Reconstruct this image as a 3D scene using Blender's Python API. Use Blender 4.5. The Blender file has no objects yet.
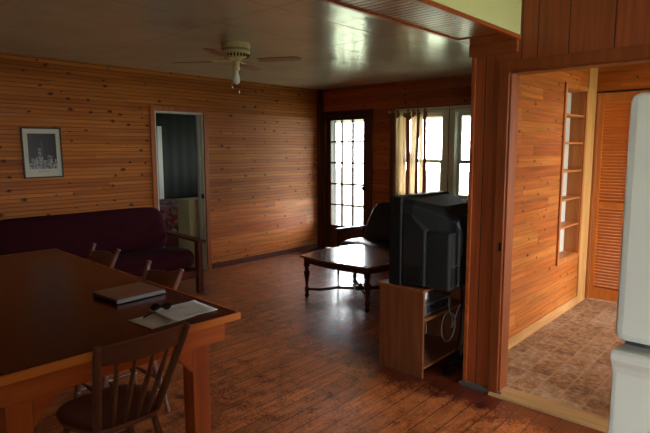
import bpy, bmesh, math, random
from mathutils import Vector, Matrix
random.seed(7)
S = bpy.context.scene
COL = S.collection
PI = math.pi

# ------------------------------------------------------------------ materials
def srgb(r, g, b):
    f = lambda c: (c/255/12.92) if c/255 <= .04045 else ((c/255+.055)/1.055)**2.4
    return (f(r), f(g), f(b), 1)

class NT:
    def __init__(s, name):
        s.m = bpy.data.materials.new(name); s.m.use_nodes = True
        s.t = s.m.node_tree; s.t.nodes.clear()
        s.out = s.t.nodes.new('ShaderNodeOutputMaterial')
        s.b = s.t.nodes.new('ShaderNodeBsdfPrincipled')
        s.t.links.new(s.b.outputs[0], s.out.inputs[0])
    def n(s, typ, **kw):
        x = s.t.nodes.new(typ)
        for k, v in kw.items(): setattr(x, k, v)
        return x
    def l(s, a, b): s.t.links.new(a, b)
    def val(s, x, inp):
        if hasattr(x, 'is_linked') or isinstance(x, bpy.types.NodeSocket): s.l(x, inp)
        else: inp.default_value = x
    def math(s, op, a, b=0.0, c=0.0):
        x = s.n('ShaderNodeMath', operation=op)
        s.val(a, x.inputs[0]); s.val(b, x.inputs[1]); s.val(c, x.inputs[2])
        return x.outputs[0]
    def mix(s, f, a, b, blend='MIX'):
        x = s.n('ShaderNodeMix', data_type='RGBA', blend_type=blend)
        s.val(f, x.inputs[0]); s.val(a, x.inputs[6]); s.val(b, x.inputs[7])
        return x.outputs[2]
    def ramp(s, f, stops):
        x = s.n('ShaderNodeValToRGB'); s.l(f, x.inputs[0])
        e = x.color_ramp.elements
        while len(e) < len(stops): e.new(.5)
        for i, (p, c) in enumerate(stops):
            e[i].position = p; e[i].color = c if len(c) == 4 else (*c, 1)
        return x.outputs[0]
    def coords(s):
        tc = s.n('ShaderNodeTexCoord'); sp = s.n('ShaderNodeSeparateXYZ')
        s.l(tc.outputs['Object'], sp.inputs[0]); return sp.outputs, tc.outputs['Object']
    def comb(s, x, y, z):
        c = s.n('ShaderNodeCombineXYZ')
        s.val(x, c.inputs[0]); s.val(y, c.inputs[1]); s.val(z, c.inputs[2]); return c.outputs[0]
    def noise(s, v, scale, detail=3, rough=.55):
        x = s.n('ShaderNodeTexNoise'); s.l(v, x.inputs['Vector'])
        x.inputs['Scale'].default_value = scale; x.inputs['Detail'].default_value = detail
        x.inputs['Roughness'].default_value = rough; return x.outputs[0]
    def white(s, a, b=0.0):
        x = s.n('ShaderNodeTexWhiteNoise', noise_dimensions='2D'); s.l(s.comb(a, b, 0.0), x.inputs['Vector'])
        return x.outputs['Value']
    def bump(s, h, strength=.3, dist=.01):
        x = s.n('ShaderNodeBump'); s.l(h, x.inputs['Height'])
        x.inputs['Strength'].default_value = strength; x.inputs['Distance'].default_value = dist
        s.l(x.outputs[0], s.b.inputs['Normal'])
    def fin(s, color=None, rough=.5, **kw):
        if color is not None: s.val(color, s.b.inputs['Base Color'])
        s.val(rough, s.b.inputs['Roughness'])
        for k, v in kw.items(): s.val(v, s.b.inputs[k])
        return s.m

def plain(name, col, rough=.5, var=.12, scale=6, **kw):
    n = NT(name); sp, o = n.coords()
    f = n.noise(o, scale, 4)
    c2 = tuple(c*(1-var*2.2) for c in col[:3])+(1,)
    c = n.mix(f, col, c2)
    return n.fin(c, rough, **kw)

def boards(name, u, v, w, cols, L=2.2, knot=.0, groove=.004, rough=.45, gcol=(.02, .008, .004, 1), knotcol=(.03, .010, .004, 1), bs=.5, coat=0.0, grain=.25, voff=0.0, knotscale=7.0, gdark=.8, spec=.35):
    """wooden boards: u = axis along the boards, v = axis across, w = board width"""
    n = NT(name); sp, o = n.coords()
    U, V = sp[u], n.math('ADD', sp[v], voff)
    vs = n.math('DIVIDE', V, w); row = n.math('FLOOR', vs); fv = n.math('FRACT', vs)
    r1 = n.white(row, 3.7)
    us = n.math('ADD', n.math('DIVIDE', U, L), n.math('MULTIPLY', r1, 7.0))
    idx = n.math('FLOOR', us); fu = n.math('FRACT', us)
    r2 = n.white(row, idx)
    # grain
    gv = n.comb(n.math('ADD', n.math('MULTIPLY', U, 1.6), n.math('MULTIPLY', r2, 31.0)), n.math('MULTIPLY', V, 34.0), n.math('MULTIPLY', r2, 17.0))
    g = n.noise(gv, 1.0, 4, .6)
    gf = n.noise(gv, 3.0, 2, .6)
    col = n.ramp(r2, [(i/(len(cols)-1), c) for i, c in enumerate(cols)])
    lo = 1-grain*1.5
    gm = n.ramp(g, [(.3, (lo, lo*.93, lo*.86)), (.7, (1+grain*.5, 1+grain*.5, 1+grain*.5))])
    col = n.mix(1.0, col, gm, 'MULTIPLY')
    if knot > 0:
        wob = n.math('MULTIPLY', n.math('SUBTRACT', n.noise(o, 30.0, 2), .5), .25)
        kv = n.comb(n.math('ADD', n.math('MULTIPLY', U, knotscale*.8), wob), n.math('MULTIPLY', V, knotscale*1.25), 0.0)
        vo = n.n('ShaderNodeTexVoronoi', feature='F1', voronoi_dimensions='2D'); n.l(kv, vo.inputs['Vector']); vo.inputs['Scale'].default_value = 1.0
        sc = n.n('ShaderNodeSeparateColor'); n.l(vo.outputs['Color'], sc.inputs[0])
        on = n.math('LESS_THAN', sc.outputs[0], knot)
        rad = n.math('MULTIPLY_ADD', sc.outputs[1], .11, .06)
        d = n.math('DIVIDE', vo.outputs['Distance'], rad)
        k1 = n.ramp(d, [(.35, (1, 1, 1)), (1.0, (0, 0, 0))])
        k = n.math('MULTIPLY', n.math('MULTIPLY', k1, .95), on)
        col = n.mix(k, col, knotcol)
        ring = n.math('MULTIPLY', n.ramp(d, [(.5, (0, 0, 0)), (.9, (.5, .5, .5)), (1.0, (0, 0, 0))]), on)
        col = n.mix(ring, col, (.16, .05, .015, 1))
    gw = groove/w
    e = n.math('MINIMUM', fv, n.math('SUBTRACT', 1.0, fv))
    gl = n.ramp(n.math('DIVIDE', e, gw), [(.3, (0, 0, 0)), (1.0, (1, 1, 1))])
    eu = n.math('MULTIPLY', n.math('MINIMUM', fu, n.math('SUBTRACT', 1.0, fu)), L)
    glu = n.ramp(n.math('DIVIDE', eu, .0016), [(.3, (0, 0, 0)), (1.0, (1, 1, 1))])
    mask = n.math('MULTIPLY', gl, glu)
    col = n.mix(n.math('MULTIPLY', n.math('SUBTRACT', 1.0, mask), gdark), col, gcol)
    h = n.math('ADD', n.math('MULTIPLY', mask, 1.0), n.math('MULTIPLY', gf, .12))
    n.bump(h, bs, .004)
    kw = {'Coat Weight': coat, 'Coat Roughness': .22} if coat else {}
    kw['Specular IOR Level'] = spec
    return n.fin(col, rough, **kw)

def wood(name, axis, c1, c2, rough=.45, scale=18, coat=0.0, **kw):
    n = NT(name); sp, o = n.coords()
    f = [scale]*3; f[axis] = scale*.08
    v = n.comb(n.math('MULTIPLY', sp[0], f[0]), n.math('MULTIPLY', sp[1], f[1]), n.math('MULTIPLY', sp[2], f[2]))
    g = n.noise(v, 1.0, 5, .65)
    c = n.ramp(g, [(.3, c2), (.68, c1)])
    n.bump(g, .12, .002)
    kw.setdefault('Specular IOR Level', .35)
    if coat: kw.update({'Coat Weight': coat, 'Coat Roughness': .12})
    return n.fin(c, rough, **kw)

M = {}
M['pine_left'] = boards('pine beadboard', 0, 2, .0415, [srgb(192, 112, 42), srgb(202, 123, 50), srgb(176, 98, 34), srgb(196, 116, 44)], spec=.22, L=4.1, knot=.6, groove=.0040, rough=.5, grain=.22, knotscale=6.0, gdark=.75)
M['pine_wide'] = boards('pine wide boards', 0, 2, .135, [srgb(208, 118, 54), srgb(222, 134, 66), srgb(196, 104, 46)], L=2.6, knot=.5, groove=.003, rough=.36, grain=.3, gdark=.6)
M['pine_back'] = boards('stained pine boards', 1, 2, .105, [srgb(170, 86, 40), srgb(184, 98, 47), srgb(156, 76, 34)], L=2.4, knot=.4, groove=.003, rough=.42, grain=.28, gdark=.7)
M['pine_hall'] = boards('bright pine boards', 0, 2, .088, [srgb(208, 122, 52), srgb(196, 106, 42), srgb(212, 132, 60), srgb(182, 92, 36)], L=1.3, knot=.4, groove=.0022, rough=.38, grain=.3, knotscale=8, gdark=.6)
M['pine_hall_y'] = boards('bright pine boards end wall', 1, 2, .088, [srgb(208, 124, 52), srgb(194, 106, 42), srgb(212, 130, 58)], L=1.3, knot=.3, groove=.0022, rough=.4, grain=.25, gdark=.6)
def mk_panel():
    n = NT('random plank panelling'); sp, o = n.coords()
    g = n.noise(n.comb(n.math('MULTIPLY', sp[0], 30.0), n.math('MULTIPLY', sp[1], 42.0), n.math('MULTIPLY', sp[2], 1.8)), 1.0, 5, .62)
    cuts = [-.9, -.6, -.25, .02, .25, .41, .60, .802, 1.029, 1.197, 1.288, 1.503]
    tones = [srgb(152, 74, 34), srgb(140, 64, 29), srgb(162, 80, 36), srgb(145, 67, 30), srgb(132, 60, 27), srgb(152, 72, 32), srgb(142, 64, 29), srgb(118, 52, 24), srgb(158, 76, 34), srgb(140, 64, 28), srgb(156, 74, 32), srgb(184, 96, 42), srgb(160, 78, 34)]
    idx = 0.0; mask = 0.0
    for c_ in cuts:
        idx = n.math('ADD', n.math('GREATER_THAN', sp[1], c_), idx)
        mask = n.math('MAXIMUM', n.math('LESS_THAN', n.math('ABSOLUTE', n.math('SUBTRACT', sp[1], c_)), .0032), mask)
    tone = n.ramp(n.white(idx, 5.3), [(0, tones[8]), (.5, tones[0]), (1, tones[4])])
    base = n.mix(n.math('MULTIPLY', mask, .9), tone, (.012, .005, .003, 1))
    c = n.mix(1.0, base, n.ramp(g, [(.3, (.62, .58, .54)), (.7, (1.12, 1.12, 1.12))]), 'MULTIPLY')
    n.bump(g, .12, .002)
    return n.fin(c, .42)
M['panel_v'] = mk_panel()
M['slats'] = boards('beadboard soffit', 1, 0, .042, [srgb(180, 98, 54), srgb(194, 112, 64), srgb(164, 86, 46)], L=5, groove=.010, rough=.33, grain=.2, bs=1.0, gdark=.8)
M['casing'] = wood('dark red casing', 2, srgb(140, 70, 30), srgb(108, 50, 22), .4)
M['casing_h'] = wood('dark red casing across', 1, srgb(158, 84, 38), srgb(128, 62, 28), .4)
M['casing_orange'] = wood('orange casing', 2, srgb(178, 104, 46), srgb(146, 78, 34), .45)
M['beam_trim'] = wood('beam trim', 0, srgb(170, 88, 40), srgb(138, 64, 28), .35)
M['corner'] = wood('corner post wood', 2, srgb(110, 58, 32), srgb(84, 42, 24), .5)
M['door_dark'] = wood('door dark wood', 2, srgb(86, 48, 34), srgb(62, 34, 24), .4)
M['raw_pine'] = wood('raw pale pine', 2, srgb(226, 178, 108), srgb(196, 134, 70), .55, 14)
M['raw_pine_x'] = wood('raw pale pine baseboard', 0, srgb(216, 166, 102), srgb(180, 120, 66), .55, 14)
M['sill_wood'] = wood('threshold wood', 1, srgb(196, 156, 104), srgb(160, 116, 70), .5, 14)
M['shelf_wood'] = wood('shelf wood', 2, srgb(206, 128, 62), srgb(172, 98, 44), .45)
M['shelf_board'] = wood('shelf board wood', 0, srgb(206, 128, 62), srgb(172, 98, 44), .45)
M['louver'] = wood('louver pine', 1, srgb(226, 144, 68), srgb(204, 118, 50), .42)
M['louver_v'] = wood('louver stile pine', 2, srgb(222, 138, 62), srgb(198, 112, 46), .42)
M['offwhite'] = plain('off white paint', srgb(222, 224, 212), .45, .06)
M['window_paint'] = plain('window paint', srgb(226, 230, 206), .4, .08)
M['rod_paint'] = plain('curtain rod paint', srgb(206, 204, 176), .4, .08)
M['green_wall'] = plain('pale green plaster', srgb(224, 222, 160), .7, .06, 3)
M['plaster'] = plain('kitchen plaster', srgb(214, 208, 178), .8, .05, 2)
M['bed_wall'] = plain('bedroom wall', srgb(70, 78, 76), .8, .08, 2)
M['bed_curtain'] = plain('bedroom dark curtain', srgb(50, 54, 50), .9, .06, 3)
M['cream'] = plain('cream enamel', srgb(226, 218, 168), .5, .06)
M['iron'] = plain('dark iron', srgb(36, 34, 34), .35, .1, Metallic=.8)
M['chrome'] = plain('chrome', srgb(190, 190, 190), .2, .05, Metallic=1.0)
M['black_plastic'] = plain('black plastic', srgb(20, 21, 22), .55, .1, **{'Specular IOR Level': .3})
M['grey_plastic'] = plain('charcoal plastic', srgb(38, 39, 40), .6, .08, **{'Specular IOR Level': .3})
M['black_leather'] = plain('black leather', srgb(26, 27, 30), .32, .2, 14)
M['vcr_body'] = plain('grey metal vcr', srgb(120, 124, 126), .35, .1, Metallic=.4)
M['cable_grey'] = plain('grey cable', srgb(150, 152, 150), .5, .05)
M['cable_black'] = plain('black cable', srgb(14, 14, 14), .85, .05, **{'Specular IOR Level': .1})
M['fridge_white'] = plain('white enamel', srgb(244, 246, 240), .28, .02, 2)
M['fridge_edge'] = plain('grey gasket', srgb(88, 96, 104), .6, .05)
M['fan_cream'] = plain('fan cream enamel', srgb(226, 216, 160), .35, .05)
M['fan_band'] = plain('fan tan band', srgb(168, 150, 108), .45, .05)
M['fan_blade'] = wood('fan blade wood', 0, srgb(150, 112, 84), srgb(130, 94, 70), .45)
M['bulb_glass'] = plain('frosted bulb', srgb(236, 236, 226), .25, .02)
M['burgundy'] = plain('burgundy cotton', srgb(62, 17, 27), .95, .2, 10, **{'Specular IOR Level': .1})
M['futon_wood'] = wood('futon frame wood', 0, srgb(104, 46, 30), srgb(78, 32, 22), .4)
M['chair_brown'] = None
M['frame_black'] = plain('black picture frame', srgb(26, 26, 28), .3, .05)
M['mat_white'] = plain('picture mat', srgb(204, 200, 178), .6, .03)
M['tin'] = plain('tin flashing', srgb(108, 108, 106), .5, .15, Metallic=.3)
M['laptop_lid'] = plain('laptop lid', srgb(150, 104, 90), .38, .1)
M['laptop_body'] = plain('laptop body', srgb(48, 52, 52), .4, .1)
M['lens_dark'] = plain('dark lens', srgb(18, 14, 14), .1, .05)
M['frame_plastic'] = plain('tortoise frame', srgb(44, 22, 18), .2, .2, 60)

def mk_floor():
    n = NT('worn painted floor boards'); sp, o = n.coords()
    U, V = sp[0], sp[1]
    w = .118
    vs = n.math('DIVIDE', V, w); row = n.math('FLOOR', vs); fv = n.math('FRACT', vs)
    r1 = n.white(row, 1.3)
    us = n.math('ADD', n.math('DIVIDE', U, 2.7), n.math('MULTIPLY', r1, 5.0)); fu = n.math('FRACT', us); idx = n.math('FLOOR', us)
    r2 = n.white(row, idx)
    gv = n.comb(n.math('MULTIPLY', U, 3.0), n.math('MULTIPLY', V, 40.0), n.math('MULTIPLY', r2, 20.0))
    g = n.noise(gv, 1.0, 5, .65)
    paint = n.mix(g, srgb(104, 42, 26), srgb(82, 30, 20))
    worn = n.ramp(g, [(.25, srgb(150, 80, 42)), (.5, srgb(202, 116, 62)), (.75, srgb(224, 142, 84))])
    worn = n.mix(1.0, worn, n.ramp(r2, [(0, (.80, .78, .76)), (1, (1.1, 1.08, 1.05))]), 'MULTIPLY')
    big = n.noise(o, 1.3, 3, .6); med = n.noise(o, 9.0, 5, .72); fine = n.noise(o, 60.0, 3, .7)
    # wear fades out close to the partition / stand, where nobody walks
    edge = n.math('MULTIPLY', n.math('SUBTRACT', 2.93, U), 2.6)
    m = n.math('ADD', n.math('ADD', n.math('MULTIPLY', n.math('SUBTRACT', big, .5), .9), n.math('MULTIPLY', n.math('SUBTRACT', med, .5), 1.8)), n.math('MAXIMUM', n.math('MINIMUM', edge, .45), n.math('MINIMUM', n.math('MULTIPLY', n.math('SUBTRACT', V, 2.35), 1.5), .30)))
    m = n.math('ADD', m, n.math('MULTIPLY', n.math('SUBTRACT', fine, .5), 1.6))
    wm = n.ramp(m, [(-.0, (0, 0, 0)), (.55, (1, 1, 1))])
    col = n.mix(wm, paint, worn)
    vo = n.n('ShaderNodeTexVoronoi'); n.l(n.comb(n.math('MULTIPLY', U, 1.5), n.math('MULTIPLY', V, 2.2), 0.0), vo.inputs['Vector']); vo.inputs['Scale'].default_value = 1.0
    st = n.ramp(n.math('ADD', vo.outputs['Distance'], n.math('MULTIPLY', n.math('SUBTRACT', med, .5), .25)), [(.06, (1, 1, 1)), (.11, (0, 0, 0))])
    col = n.mix(n.math('MULTIPLY', st, .75), col, srgb(46, 24, 18))
    e = n.math('MULTIPLY', n.math('MINIMUM', fv, n.math('SUBTRACT', 1.0, fv)), w)
    gl = n.ramp(n.math('DIVIDE', e, .0055), [(.3, (0, 0, 0)), (1.0, (1, 1, 1))])
    eu = n.math('MULTIPLY', n.math('MINIMUM', fu, n.math('SUBTRACT', 1.0, fu)), 2.7)
    glu = n.ramp(n.math('DIVIDE', eu, .003), [(.3, (0, 0, 0)), (1.0, (1, 1, 1))])
    mask = n.math('MULTIPLY', gl, glu)
    col = n.mix(n.math('MULTIPLY', n.math('SUBTRACT', 1.0, mask), .72), col, srgb(30, 14, 10))
    h = n.math('ADD', mask, n.math('ADD', n.math('MULTIPLY', g, .25), n.math('MULTIPLY', big, .8)))
    n.bump(h, .35, .004)
    rough = n.math('ADD', n.math('MULTIPLY', wm, .10), n.math('MULTIPLY_ADD', med, .22, .20))
    return n.fin(col, rough, **{'Coat Weight': n.math('MULTIPLY_ADD', wm, -.5, .9), 'Coat Roughness': .19})
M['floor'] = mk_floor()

def mk_tiles():
    n = NT('stone look vinyl tiles'); sp, o = n.coords()
    t = .15
    def cell(a, t):
        s_ = n.math('DIVIDE', a, t); return n.math('FLOOR', s_), n.math('FRACT', s_)
    rx, fx = cell(sp[0], t); 
    ry, fy = cell(sp[1], .15)
    r = n.white(rx, ry)
    r = n.math('MULTIPLY', r, 1.0)
    no = n.noise(o, 22.0, 6, .75)
    c = n.ramp(no, [(.36, srgb(78, 54, 38)), (.5, srgb(148, 112, 80)), (.64, srgb(204, 176, 140))])
    c = n.mix(.35, c, n.ramp(r, [(0, srgb(110, 78, 56)), (.5, srgb(176, 132, 92)), (1, srgb(196, 174, 146))]))
    ex = n.math('MULTIPLY', n.math('MINIMUM', fx, n.math('SUBTRACT', 1.0, fx)), t)
    ey = n.math('MULTIPLY', n.math('MINIMUM', fy, n.math('SUBTRACT', 1.0, fy)), .15)
    e = n.math('MINIMUM', ex, ey)
    gm = n.ramp(n.math('DIVIDE', e, .009), [(.5, (1, 1, 1)), (1.0, (0, 0, 0))])
    c = n.mix(n.math('MULTIPLY', gm, .4), c, srgb(200, 172, 134))
    n.bump(no, .15, .003)
    return n.fin(c, .5)
M['tiles'] = mk_tiles()

def mk_ceiling():
    n = NT('satin painted ceiling board'); sp, o = n.coords()
    b = n.noise(o, 1.6, 4, .6); m2 = n.noise(o, 7.0, 4, .6)
    c = n.ramp(b, [(.3, srgb(206, 197, 180)), (.7, srgb(222, 213, 196))])
    fx = n.math('FRACT', n.math('DIVIDE', sp[0], 1.22)); fy = n.math('FRACT', n.math('DIVIDE', n.math('ADD', sp[1], .4), .61))
    ex = n.math('MULTIPLY', n.math('MINIMUM', fx, n.math('SUBTRACT', 1.0, fx)), 1.22)
    ey = n.math('MULTIPLY', n.math('MINIMUM', fy, n.math('SUBTRACT', 1.0, fy)), .61)
    s_ = n.ramp(n.math('DIVIDE', n.math('MINIMUM', ex, ey), .012), [(.2, (0, 0, 0)), (1, (1, 1, 1))])
    c = n.mix(n.math('MULTIPLY', n.math('SUBTRACT', 1.0, s_), .25), c, srgb(150, 138, 112))
    n.bump(n.math('ADD', n.math('MULTIPLY', s_, .25), n.math('ADD', n.math('MULTIPLY', m2, .5), n.math('MULTIPLY', b, 1.5))), .45, .012)
    return n.fin(c, .20)
M['ceiling'] = mk_ceiling()

def mk_tabletop():
    n = NT('varnished red brown top'); sp, o = n.coords()
    v = n.comb(n.math('MULTIPLY', sp[0], 20.0), n.math('MULTIPLY', sp[1], 1.6), 0.0)
    g = n.noise(v, 1.0, 5, .6)
    c = n.ramp(g, [(.3, srgb(80, 20, 10)), (.7, srgb(102, 28, 14))])
    return n.fin(c, .25, **{'Specular IOR Level': .22})
M['table_top'] = mk_tabletop()
M['table_pine'] = wood('orange varnished pine', 0, srgb(204, 104, 44), srgb(170, 76, 30), .35, 16)
M['table_pine_v'] = wood('orange varnished pine leg', 2, srgb(196, 98, 42), srgb(160, 70, 28), .35, 16)
M['table_edge'] = wood('bright table edge', 0, srgb(232, 140, 62), srgb(206, 108, 44), .35, 16)

def mk_chair():
    n = NT('chipped brown paint'); sp, o = n.coords()
    f = n.noise(o, 40.0, 4, .7); g = n.noise(o, 9.0, 3)
    c = n.mix(g, srgb(124, 80, 66), srgb(98, 60, 50))
    c = n.mix(n.ramp(f, [(.68, (0, 0, 0)), (.74, (1, 1, 1))]), c, srgb(176, 160, 140))
    n.bump(f, .1, .002)
    return n.fin(c, .33)
M['chair_brown'] = mk_chair()
M['coffee_wood'] = wood('dark walnut', 1, srgb(84, 42, 28), srgb(58, 28, 20), .26, 14, coat=.5)
def mk_coffee_top():
    n = NT('walnut parquet top'); sp, o = n.coords()
    v = n.comb(n.math('MULTIPLY', sp[0], 22.0), n.math('MULTIPLY', sp[1], 2.0), 0.0)
    v2 = n.comb(n.math('MULTIPLY', sp[0], 2.0), n.math('MULTIPLY', sp[1], 22.0), 0.0)
    a = n.math('ABSOLUTE', sp[0]); b = n.math('ABSOLUTE', sp[1])
    inner = n.math('LESS_THAN', n.math('MAXIMUM', a, b), .33)
    q = n.math('GREATER_THAN', n.math('MULTIPLY', sp[0], sp[1]), 0.0)
    g1 = n.noise(v, 1.0, 5, .6); g2 = n.noise(v2, 1.0, 5, .6)
    g = n.mix(q, g1, g2)
    c1 = n.ramp(g, [(.3, srgb(104, 58, 38)), (.7, srgb(136, 80, 52))]); c2 = n.ramp(g1, [(.3, srgb(76, 38, 26)), (.7, srgb(100, 52, 34))])
    return n.fin(n.mix(inner, c2, c1), .22, **{'Coat Weight': .8, 'Coat Roughness': .10})
M['coffee_top'] = mk_coffee_top()
M['oak_lam'] = wood('oak laminate', 2, srgb(138, 80, 46), srgb(100, 56, 32), .45, 26)
M['oak_lam_h'] = wood('oak laminate shelf', 0, srgb(150, 92, 50), srgb(118, 66, 36), .45, 26)

def mk_curtain():
    n = NT('beige curtain cloth'); sp, o = n.coords()
    f = n.noise(o, 30, 3)
    c = n.mix(f, srgb(240, 224, 196), srgb(228, 206, 172))
    d = n.n('ShaderNodeBsdfDiffuse'); t = n.n('ShaderNodeBsdfTranslucent'); mx = n.n('ShaderNodeMixShader')
    n.l(c, d.inputs[0]); n.l(c, t.inputs[0]); mx.inputs[0].default_value = .6
    tr = n.n('ShaderNodeBsdfTransparent'); m2 = n.n('ShaderNodeMixShader'); m2.inputs[0].default_value = .06
    n.l(d.outputs[0], mx.inputs[1]); n.l(t.outputs[0], mx.inputs[2]); n.l(mx.outputs[0], m2.inputs[1]); n.l(tr.outputs[0], m2.inputs[2]); n.l(m2.outputs[0], n.out.inputs[0])
    return n.m
M['curtain'] = mk_curtain()
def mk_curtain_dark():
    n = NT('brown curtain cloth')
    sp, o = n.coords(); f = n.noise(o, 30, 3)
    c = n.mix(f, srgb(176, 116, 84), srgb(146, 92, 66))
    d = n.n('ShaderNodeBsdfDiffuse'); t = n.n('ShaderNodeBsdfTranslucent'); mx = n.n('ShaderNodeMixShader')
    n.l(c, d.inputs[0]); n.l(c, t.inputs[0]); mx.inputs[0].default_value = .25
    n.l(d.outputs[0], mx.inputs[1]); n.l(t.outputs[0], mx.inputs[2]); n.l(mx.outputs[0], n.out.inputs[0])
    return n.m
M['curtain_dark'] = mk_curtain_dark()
def mk_glass():
    n = NT('window glass')
    t = n.n('ShaderNodeBsdfTransparent'); g = n.n('ShaderNodeBsdfGlossy'); g.inputs['Roughness'].default_value = .02
    mx = n.n('ShaderNodeMixShader'); fr = n.n('ShaderNodeFresnel'); fr.inputs[0].default_value = 1.3
    n.l(fr.outputs[0], mx.inputs[0]); n.l(t.outputs[0], mx.inputs[1]); n.l(g.outputs[0], mx.inputs[2]); n.l(mx.outputs[0], n.out.inputs[0])
    return n.m
M['glass'] = mk_glass()
def mk_floral():
    n = NT('floral bedspread'); sp, o = n.coords()
    vo = n.n('ShaderNodeTexVoronoi'); n.l(o, vo.inputs['Vector']); vo.inputs['Scale'].default_value = 14
    sc = n.n('ShaderNodeSeparateColor'); n.l(vo.outputs['Color'], sc.inputs[0])
    c = n.ramp(sc.outputs[0], [(0, srgb(150, 40, 50)), (.35, srgb(60, 60, 50)), (.6, srgb(190, 120, 120)), (.8, srgb(60, 40, 44)), (1, srgb(180, 170, 150))])
    return n.fin(c, .9)
M['floral'] = mk_floral()
def mk_grass():
    n = NT('lawn'); sp, o = n.coords()
    return n.fin(n.mix(n.noise(o, 3, 5), srgb(134, 142, 112), srgb(118, 128, 96)), .9)
M['grass'] = mk_grass()
M['porch'] = plain('porch roof boards', srgb(120, 104, 88), .8, .1, 4)
M['leaf'] = plain('shrub leaf', srgb(86, 128, 56), .8, .3, 8)

def mk_photo():
    """night skyline print: dark sky, lit windows in blocks, a tall tower"""
    n = NT('black and white city print'); sp, o = n.coords()
    x, z = sp[0], sp[2]
    cx = n.math('FLOOR', n.math('DIVIDE', x, .022)); hgt = n.math('MULTIPLY_ADD', n.white(cx, 2.0), .11, -.15)
    tower = n.math('MULTIPLY', n.math('LESS_THAN', n.math('ABSOLUTE', n.math('ADD', x, .005)), .007), n.math('LESS_THAN', z, .10))
    tower2 = n.math('MULTIPLY', n.math('LESS_THAN', n.math('ABSOLUTE', n.math('ADD', x, .03)), .012), n.math('LESS_THAN', z, .03))
    bld = n.math('LESS_THAN', z, hgt)
    bld = n.math('MAXIMUM', bld, tower2)
    lit = n.math('GREATER_THAN', n.white(n.math('FLOOR', n.math('DIVIDE', x, .005)), n.math('FLOOR', n.math('DIVIDE', z, .007))), .55)
    c = n.mix(n.math('MULTIPLY', bld, .9), srgb(34, 36, 40), srgb(64, 66, 68))
    c = n.mix(n.math('MULTIPLY', n.math('MULTIPLY', bld, lit), .8), c, srgb(190, 192, 190))
    c = n.mix(n.math('MULTIPLY', tower, .5), c, srgb(96, 98, 100))
    return n.fin(c, .35, **{'Coat Weight': .6, 'Coat Roughness': .05})
M['photo'] = mk_photo()
def mk_paper():
    n = NT('printed white sheet'); sp, o = n.coords()
    x, y = sp[0], sp[1]
    ln = n.math('LESS_THAN', n.math('FRACT', n.math('DIVIDE', y, .010)), .35)
    wd = n.math('GREATER_THAN', n.white(n.math('FLOOR', n.math('DIVIDE', x, .006)), n.math('FLOOR', n.math('DIVIDE', y, .010))), .35)
    blk = n.math('MULTIPLY', n.math('LESS_THAN', n.math('ABSOLUTE', n.math('SUBTRACT', y, .055)), .022), n.math('LESS_THAN', n.math('ABSOLUTE', n.math('ADD', x, .03)), .075))
    blk2 = n.math('MULTIPLY', n.math('LESS_THAN', n.math('ABSOLUTE', n.math('ADD', y, .075)), .016), n.math('LESS_THAN', n.math('ABSOLUTE', n.math('SUBTRACT', x, .02)), .06))
    k = n.math('MULTIPLY', n.math('MULTIPLY', ln, wd), n.math('MAXIMUM', blk, blk2))
    return n.fin(n.mix(n.math('MULTIPLY', k, .6), srgb(236, 238, 240), srgb(70, 72, 80)), .5)
M['paper'] = mk_paper()

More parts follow.
